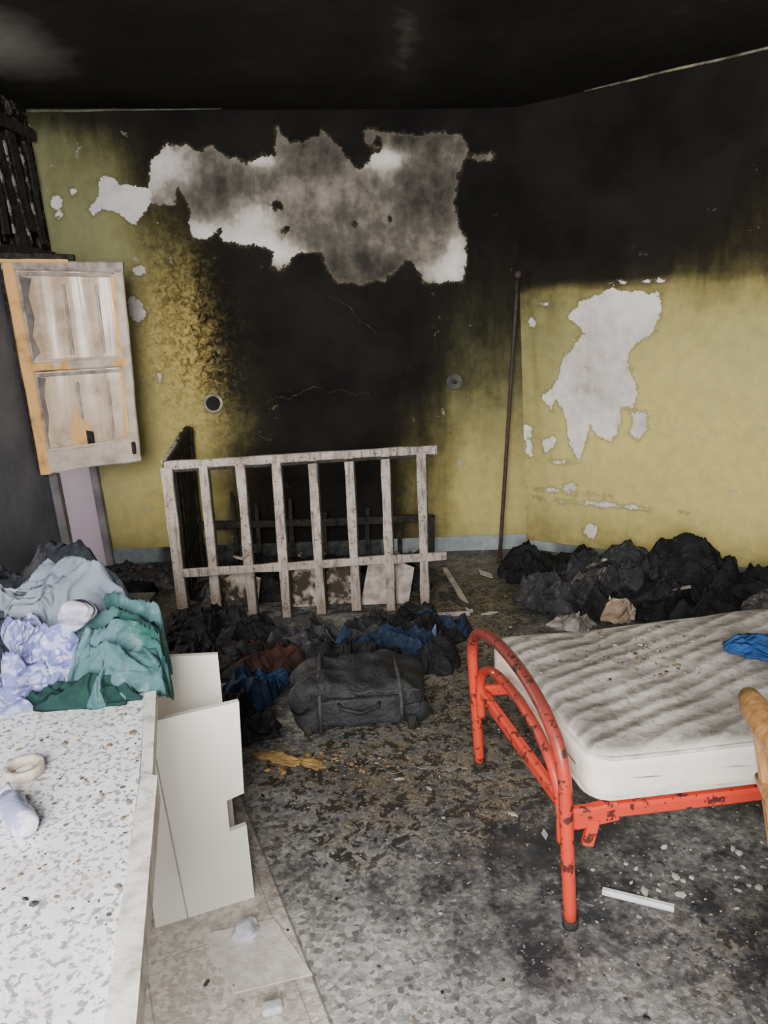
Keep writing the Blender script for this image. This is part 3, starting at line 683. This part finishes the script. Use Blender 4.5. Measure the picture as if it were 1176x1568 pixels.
# ------------------------------------------------------------------ wooden chair (right edge)
t=B("wooden_chair"); WD=Sh("varnished_pine"); mp=WD.mapping(scale=(8,8,1)); g=WD.noise(8,4,.6,.5,mp)
WD=WD.fin(WD.mix(WD.rng(g,.35,.7),(.50,.27,.10),(.24,.11,.04)),.4,g,.2,.003)
CX=-.02
for y in (1.26,.90):
    t.beam((.80+CX,y,.44),(.725+CX,y,.79),.034,.034,WD,up=(0,1,0),seg=4,ch=.3); t.beam((.86+CX,y,0),(.80+CX,y,.45),.034,.034,WD,up=(0,1,0),ch=.3)
    t.beam((1.2+CX,y,0),(1.19+CX,y,.43),.036,.036,WD,up=(0,1,0),ch=.3)
pts=[Vector((.735+CX-.045*math.sin(math.pi*k/12),.84+.49*k/12,.80+.012*math.sin(math.pi*k/12))) for k in range(13)]
t.tube(pts,[.026]*12+[.020],WD,14)
t.tube([p+Vector((.03,0,-.16)) for p in pts[1:-1]],.013,WD,10)
for k in (3,5,7,9): t.tube([pts[k]+Vector((.005,0,-.01)),Vector((.80+CX,pts[k].y,.45))],.009,WD,10)
t.rbox((.42,.42,.035),.014,Matrix.Translation((1.0+CX,1.08,.448)),WD,8)
for y in (1.26,.90): t.beam((.83+CX,y,.2),(1.19+CX,y,.2),.022,.022,WD)
t.build()

# ------------------------------------------------------------------ terrazzo counter
def terr():
    s=Sh("white_terrazzo_counter"); n0=s.noise(85,2,.5); n1=s.noise(140,2,.5); n=s.noise(4,4,.7); n2=s.noise(90,3,.6); v=s.voro(150,'F1','Color')
    sep=s.nt.nodes.new("ShaderNodeSeparateColor"); s.nt.links.new(v,sep.inputs[0])
    c=s.mix(s.rng(sep.outputs[0],.86,.88,0,.8),(.86,.86,.90),(.36,.37,.40)); c=s.mix(s.rng(n0,.59,.61,0,.85),c,(.22,.23,.26)); c=s.mix(s.rng(n1,.64,.67,0,.6),c,(.20,.20,.22))
    c=s.mix(s.rng(n,.48,.70,0,.6),c,(.50,.42,.35)); c=s.mix(s.rng(n2,.66,.71,0,.5),c,(.30,.22,.16))
    return s.fin(c,.45,n2,.15,.002,spec=.4)
TZ=terr(); TZE=simple("terrazzo_edge_strip",(.76,.72,.68),(.42,.38,.35),25,.6,.3,.003,lo=.45,hi=.7)
t=B("terrazzo_counter")
t.prism([(-.235,.25),(-.345,.66),(-.465,1.19),(-.595,1.66),(-.655,1.87),(-1.85,1.95),(-1.85,.25)],.71,.75,TZ)
t.prism([(-.200,.25),(-.305,.66),(-.432,1.195),(-.465,1.205),(-.345,.66),(-.235,.25)],.705,.757,TZE)
t.prism([(-.445,1.205),(-.567,1.66),(-.595,1.66),(-.467,1.205)],.71,.752,TZE)
t.prism([(-.75,.3),(-.86,.9),(-.98,1.4),(-1.2,1.75),(-1.82,1.85),(-1.82,.3)],0,.71,simple("painted_counter_body",(.6,.58,.52),(.45,.42,.36),4))
def onc():
    y=random.uniform(.85,1.45); xe=-.47-(y-1.2)*.264; return xe-abs(random.gauss(0,.16)),y
scatter("",220,onc,[CRUMB,CRUMB,WCR,GREYC],.0012,.004,.75,T=t)
t.build()
t=B("white_cabinet_panel")
w=.268; pl_=[(0,0),(w,.0),(w-.004,.235),(w-.05,.23),(w-.05,.325),(w-.003,.335),(w+.006,.605),(0,.60)]
a=Vector((-.655,1.655,0)); d2=Vector((.255,.10,0)).normalized()
m2=Matrix(((d2.x,0,d2.y,a.x),(d2.y,0,-d2.x,a.y),(0,1,0,0),(0,0,0,1)))
t.prism(pl_,0,.016,WHITEB,m2)
t.beam(a+d2*.085+Vector((.006,-.017,.0)),a+d2*.05+Vector((.006,-.017,.57)),.003,.002,simple("panel_groove",(.45,.43,.38)),up=(0,1,0))
t.build()
t=B("white_drawer_board")
a=Vector((-.70,1.91,0)); d2=Vector((.22,.04,0)).normalized(); m2=Matrix(((d2.x,0,d2.y,a.x),(d2.y,0,-d2.x,a.y),(0,1,0,0),(0,0,0,1)))
t.prism([(0,0),(.215,0),(.215,.65),(0,.665)],0,.016,WHITEB,m2); t.build()

# ------------------------------------------------------------------ clothes on the counter
def patt():
    s=Sh("lilac_patterned_cloth"); v=s.voro(34,'F1','Distance'); n=s.noise(34,3,.5,1.5)
    c=s.mix(s.rng(n,.47,.52),(.33,.34,.56),(.14,.16,.38)); c=s.mix(s.rng(v,.12,.24),(.56,.57,.70),c)
    c=s.mix(s.rng(s.noise(6),.5,.7,0,.4),c,(.2,.2,.26))
    wv=s.noise(8,2,.5,1.1); r=s.rng(s.m('ABSOLUTE',s.m('SUBTRACT',wv,.5)),0,.09)
    return s.fin(c,.85,r,.6,.014)
LILC=patt()
TEAL=cloth("teal_green_cloth",(.025,.10,.085),(.085,.16,.19),5,dust=(.25,.30,.33),dk=.4)
DKG=cloth("dark_green_cloth",(.008,.03,.028),(.014,.045,.04),12,dk=0)
GRB=cloth("grey_blue_quilt",(.13,.16,.205),(.23,.265,.32),5,dk=.2)
DKB=cloth("dark_slate_cloth",(.018,.021,.029),(.04,.045,.056),12,dk=.2)
def edge_drape(p):
    xe=-.552-(p.y-1.66)*.264; k=p.x-xe
    if k>0: p=Vector((xe+k*.35,p.y,p.z-k*1.1))
    return p
t=B("clothes_heap_on_counter")
t.heap((-1.12,1.70),(.30,.20),.13,3,DKB,z0=.752,fold=.05)
t.heap((-.84,1.77),(.17,.09),.17,18,GRB,z0=.78,rot=.1,fold=.06,freq=5)
t.heap((-.90,1.74),(.20,.10),.09,24,DKB,z0=.752,fold=.04)
t.heap((-.66,1.65),(.13,.15),.13,11,TEAL,z0=.752,rot=.2,fold=.065,freq=5.5,drape=edge_drape)
t.heap((-.61,1.60),(.10,.13),.07,14,TEAL,z0=.752,fold=.055,freq=6,drape=edge_drape)
t.heap((-.83,1.61),(.13,.10),.12,12,LILC,z0=.752,rot=-.3,fold=.055,freq=6)
t.heap((-.76,1.57),(.07,.06),.13,19,LILC,z0=.752,rot=-.3,fold=.04,freq=6)
t.heap((-.90,1.50),(.13,.07),.04,17,LILC,z0=.752,fold=.035,freq=8)
t.heap((-.69,1.50),(.13,.04),.03,21,DKG,z0=.752,fold=.03,freq=8)
t.rbox((.05,.05,.05),.02,Matrix.Translation((-.705,1.585,.925)),cloth("cream_lilac_bundle",(.48,.48,.50),(.28,.28,.44),24,dk=.4),14,.028,22)
t.build()
t=B("side_chest_with_clothes")
t.prism([(-1.85,2.06),(-.86,2.06),(-.86,2.6),(-1.85,2.6)],0,.60,CHAR)
t.heap((-1.30,2.30),(.40,.24),.24,33,DKB,z0=.60,fold=.07); t.heap((-1.02,2.33),(.18,.18),.24,35,GRB,z0=.60,fold=.06,freq=5); t.build()

t=B("tape_roll"); mt=Matrix.Translation((-.69,1.225,.752))
t.lathe([(.034,0),(.036,.001),(.036,.019),(.034,.020),(.027,.020),(.026,.019),(.026,.001),(.027,0),(.034,0)],mt,simple("dusty_white_tape",(.60,.55,.48),(.38,.30,.24),30,.5),40); t.build()
t=B("plastic_bottle")
t.lathe([(.0001,-.01),(.016,-.01),(.021,-.004),(.022,.03),(.0205,.05),(.022,.07),(.018,.09),(.010,.10),(.0095,.102),(.013,.103),(.013,.122),(.0001,.123)],Matrix.Translation((-.605,1.045,.774))@Matrix.Rotation(math.radians(40),4,'Z')@Matrix.Rotation(math.radians(-90),4,'X'),simple("lilac_plastic",(.62,.63,.72),(.30,.31,.52),18,.35,lo=.45,hi=.52),28,dent=.25); t.build()

# ------------------------------------------------------------------ heaps on the floor
def keepR(x,y):
    d=(x-.98)*.531+(y-4.88)*.847
    if d>-.05: k=d+.05; x-=.531*k; y-=.847*k
    return x,min(y,4.83)
t=B("burnt_clothes_pile")
for (c,r,h,sd_,m_,ro) in (((1.06,4.28),(.30,.24),.10,41,BLACKC,-.3),((1.32,4.05),(.33,.26),.15,42,CHARC,-.5),((1.70,3.86),(.32,.24),.20,43,BLACKC,-.4),((2.02,3.66),(.26,.24),.21,44,BLACKC,-.5),((2.5,3.35),(.35,.26),.20,45,BLACKC,-.5),
    ((1.0,3.90),(.26,.22),.07,46,CHARC,.2),((1.35,3.72),(.28,.2),.08,47,BLACKC,0),((1.75,3.50),(.30,.2),.10,48,BLACKC,0),((1.14,3.90),(.12,.10),.08,49,GREYC,0),((2.05,3.38),(.3,.16),.12,50,CHARC,0),((2.4,3.15),(.3,.2),.14,52,BLACKC,0),((1.55,4.02),(.14,.10),.18,55,NAVYC,0),((1.9,3.45),(.12,.10),.15,56,GREYC,0)):
    t.heap(c,r,h,sd_,m_,rot=ro,fold=.085,freq=5.5,lim=keepR)
t.heap((1.21,3.60),(.10,.07),.13,61,BEIGE,fold=.04,freq=8); t.heap((.95,3.52),(.12,.06),.04,62,DWHITE,fold=.03,freq=9)
t.heap((1.28,3.90),(.09,.05),.11,64,cloth("grey_paper",(.26,.25,.26),(.13,.12,.12),14),fold=.05,freq=9)
t.heap((1.02,3.80),(.10,.05),.07,65,DWHITE,rot=.4,fold=.04,freq=9)
for (x,y,z,l,a_) in ((1.05,3.78,.09,.16,.9),(1.45,3.66,.12,.14,-.4),(1.82,3.42,.15,.18,.3),(1.15,4.02,.14,.12,.2)):
    t.beam((x,y,z),(x+l*math.cos(a_),y+l*math.sin(a_),z+.04),.035,.006,random.choice([SOOTW,BURNTB]))
t.build()
BAG=simple("sooty_black_nylon",(.010,.011,.014),(.028,.029,.034),14,.65,.7,.010,spec=.4)
t=B("burnt_clothes_pile")
for (c,r,h,sd_,m_,ro) in (((-.70,3.30),(.30,.24),.08,71,BLACKC,0),((-.95,3.50),(.25,.18),.08,72,BLACKC,.3),((-.54,3.10),(.20,.12),.06,73,RUSTC,.2),((-.30,3.34),(.30,.18),.08,74,CHARC,0),((.05,3.46),(.28,.16),.10,75,BLACKC,.1),((.04,3.24),(.20,.12),.10,76,NAVYC,.2),
    ((-.16,3.16),(.15,.07),.12,77,BLUEC,.1),((.22,3.12),(.10,.10),.08,80,BLACKC,0),((.25,3.50),(.16,.10),.06,81,NAVYC,0),((.19,3.28),(.05,.035),.05,83,cloth("pale_blue_rag",(.16,.22,.36),(.09,.13,.24),14,dk=.1),.6),
    ((-.14,3.10),(.26,.07),.10,86,BLACKC,0)):
    t.heap(c,r,h,sd_,m_,rot=ro,fold=.065,freq=6)
t.build()
t=B("navy_jacket")
for (c,r,h,sd_,m_,ro) in (((-.60,2.84),(.13,.12),.07,78,NAVYC,.9),((-.68,2.72),(.12,.11),.04,79,BLACKC,.2),((-.54,2.96),(.07,.12),.07,82,BLUEC,-.6),((-.57,2.60),(.12,.08),.04,84,BLACKC,.2)):
    t.heap(c,r,h,sd_,m_,rot=ro,fold=.055,freq=6)
t.build()
t=B("charred_debris_pile")
for (c,r,h,sd_,m_) in (((-.75,4.25),(.42,.26),.14,91,BLACKC),((-.15,4.3),(.38,.26),.11,92,BLACKC),((-.95,4.05),(.16,.12),.08,93,GREYC)):
    t.heap(c,r,h,sd_,m_,fold=.05,freq=7,gritty=True)
for i in range(26):
    x=random.uniform(-1.0,.2); y=random.uniform(4.05,4.45); a=random.uniform(0,3.1); l=random.uniform(.05,.16); z=random.uniform(.06,.16)
    t.beam((x,y,z),(x+l*math.cos(a),y+l*math.sin(a)*.5,z+random.uniform(-.03,.05)),.02,.012,random.choice([CHAR,CHAR,BURNTB,ASH]))
t.build(CRIB)
t=B("ash_heap")
for (c,r,h,sd_,m_) in (((-1.55,4.45),(.24,.26),.09,94,GREYC),((-1.55,4.05),(.20,.26),.09,95,BLACKC)): t.heap(c,r,h,sd_,m_,fold=.04,freq=7,gritty=True)
t.build()

t=B("black_travel_bag")
mb=Matrix.Translation((-.13,2.72,.105))@Matrix.Rotation(.06,4,'Z')@Matrix.Rotation(-.10,4,'X')
def slump(p):
    w=Vector((p.x*5,p.y*6,p.z*5)); return p+Vector((0,0,.035*mn.noise(w)+.016*(1-min(1,3*abs(mn.noise(p*11)))) -.025*(p.x/.25)**2*(1 if p.z>0 else 0)))
t.rbox((.54,.35,.19),.06,mb,BAG,36,.03,7,slump)
t.rbox((.32,.03,.11),.014,mb@Matrix.Translation((0,-.180,-.01)),BAG,10,.008,12)
GREYS=simple("bag_strap",(.03,.03,.035),(.07,.07,.07),30)
for x in (-.15,.16):
    t.tube([mb@slump(Vector(p)) for p in ((x,-.19,-.07),(x,-.195,.0),(x,-.175,.07),(x,-.12,.104),(x,0,.106),(x,.12,.10))],.008,GREYS,8)
t.tube([mb@slump(Vector((-.235+.47*k/20,-.165,.075))) for k in range(21)],.004,GREYS,6)
t.tube([mb@Vector(p) for p in ((-.08,-.18,.03),(-.07,-.22,.02),(0,-.235,.005),(.07,-.22,.02),(.08,-.18,.03))],.008,BAG,10)
for x in (-.20,.20): t.lathe([(.0001,-.015),(.028,-.015),(.03,0),(.028,.015),(.0001,.015)],mb@Matrix.Translation((x,-.165,-.072))@Matrix.Rotation(math.pi/2,4,'Y'),CHAR,18)
t.build()

# ------------------------------------------------------------------ floor odds and ends
def flo():
    while True:
        x=random.uniform(-.5,1.5); y=random.uniform(1.2,4.2)
        if not(-.45<x<.3 and 2.5<y<3.5): return x,y
scatter("floor_rubble",420,flo,[CRUMB,WCR,CHAR,CHAR,GREYC],.002,.006)
scatter("plaster_fragments",120,lambda:(random.gauss(.95,.2),random.gauss(1.74,.09)),[WCR,GREYC],.003,.009)
FOAM=simple("ochre_foam_crumbs",(.52,.34,.12),(.26,.15,.06),20)
t=B("ochre_foam_smear"); t.heap((-.42,2.41),(.10,.035),.006,101,FOAM,rot=-.5,fold=.008,freq=16,n=24,m=70,gritty=True); t.heap((-.30,2.37),(.06,.025),.005,103,FOAM,rot=-.6,fold=.006,freq=16,n=20,m=60,gritty=True)
scatter("",150,lambda:(random.gauss(-.30,.13),random.gauss(2.37,.05)),[FOAM,CRUMB],.002,.007,T=t); t.build()
t=B("white_plastic_strip"); WP=simple("white_plastic",(.78,.8,.84),(.6,.6,.62),20,.4)
t.beam((.565,1.705,.010),(.735,1.635,.010),.022,.018,WP,ch=.3); t.build()
t=B("crumpled_paper_ball"); t.rbox((.055,.05,.04),.018,Matrix.Translation((-.40,1.60,.022)),simple("crumpled_white_paper",(.72,.74,.80),(.5,.52,.6),20),12,.022,32,smooth=False); t.build()
t=B("white_foam_block"); t.rbox((.045,.03,.02),.006,Matrix.Translation((-.30,1.38,.0115))@Matrix.Rotation(.2,4,'Z'),WP,4,.003,20); t.build()
t=B("broken_floor_tile")
t.prism([(-.515,1.61),(-.335,1.655),(-.215,1.475),(-.40,1.43)],.0005,.0035,simple("dusty_floor_tile",(.64,.58,.53),(.84,.79,.75),24,.6)); t.build()
t=B("paper_scrap")
for (x,y,r_) in ((.02,2.26,.015),(.38,2.05,.015),(.46,1.95,.02),(.62,4.35,.07),(.55,3.72,.04),(.12,2.2,.012)):
    a=random.uniform(0,3); pts=[(x+r_*math.cos(a)*1.3,y+r_*math.sin(a)*1.3),(x+r_*math.cos(a+1.3)*.5,y+r_*math.sin(a+1.3)*.5),(x-r_*math.cos(a)*1.2,y-r_*math.sin(a)*1.2),(x+r_*math.cos(a+4.4)*.5,y+r_*math.sin(a+4.4)*.5)]
    t.prism(pts,.002,.006,WCR)
t.build()
t=B("thin_wire"); pts=[Vector((-.1+.24*k/30+.02*math.sin(k*.5),2.33+.04*math.sin(k*.21+1)+.02*math.sin(k*.9),.004)) for k in range(31)]
t.tube(pts,.0012,simple("grey_wire",(.25,.24,.22),(.12,.12,.12)),6); t.build()

# ------------------------------------------------------------------ lights
def area(name,loc,target,sx,sy,power,col):
    l=bpy.data.lights.new(name,'AREA'); l.shape='RECTANGLE'; l.size=sx; l.size_y=sy; l.energy=power; l.color=col
    o=bpy.data.objects.new(name,l); COL.objects.link(o); o.location=loc
    o.rotation_euler=(Vector(target)-Vector(loc)).to_track_quat('-Z','Y').to_euler(); return o
area("doorway_daylight",(-.35,-1.0,1.9),(.1,2.8,.5),1.1,1.4,235,(1,.965,.92))
area("window_daylight",(-2.75,2.9,1.7),(-1.0,3.9,1.0),1.1,1.2,95,(1,.90,.76))
w=bpy.data.worlds.new("World"); bpy.context.scene.world=w; w.use_nodes=True
bg=w.node_tree.nodes["Background"]; bg.inputs[0].default_value=(.80,.87,1,1); bg.inputs[1].default_value=1.05

# ------------------------------------------------------------------ camera
cam=bpy.data.cameras.new("camera"); o=bpy.data.objects.new("camera",cam); COL.objects.link(o)
cam.sensor_fit='VERTICAL'; cam.sensor_height=36; cam.lens=1155/1600*36; cam.clip_start=.02
Rm=Matrix.Rotation(math.radians(75.5),4,'X')@Matrix.Rotation(math.radians(-2),4,'Z')
o.matrix_world=Matrix.Translation((0,0,1.55))@Rm
bpy.context.scene.camera=o
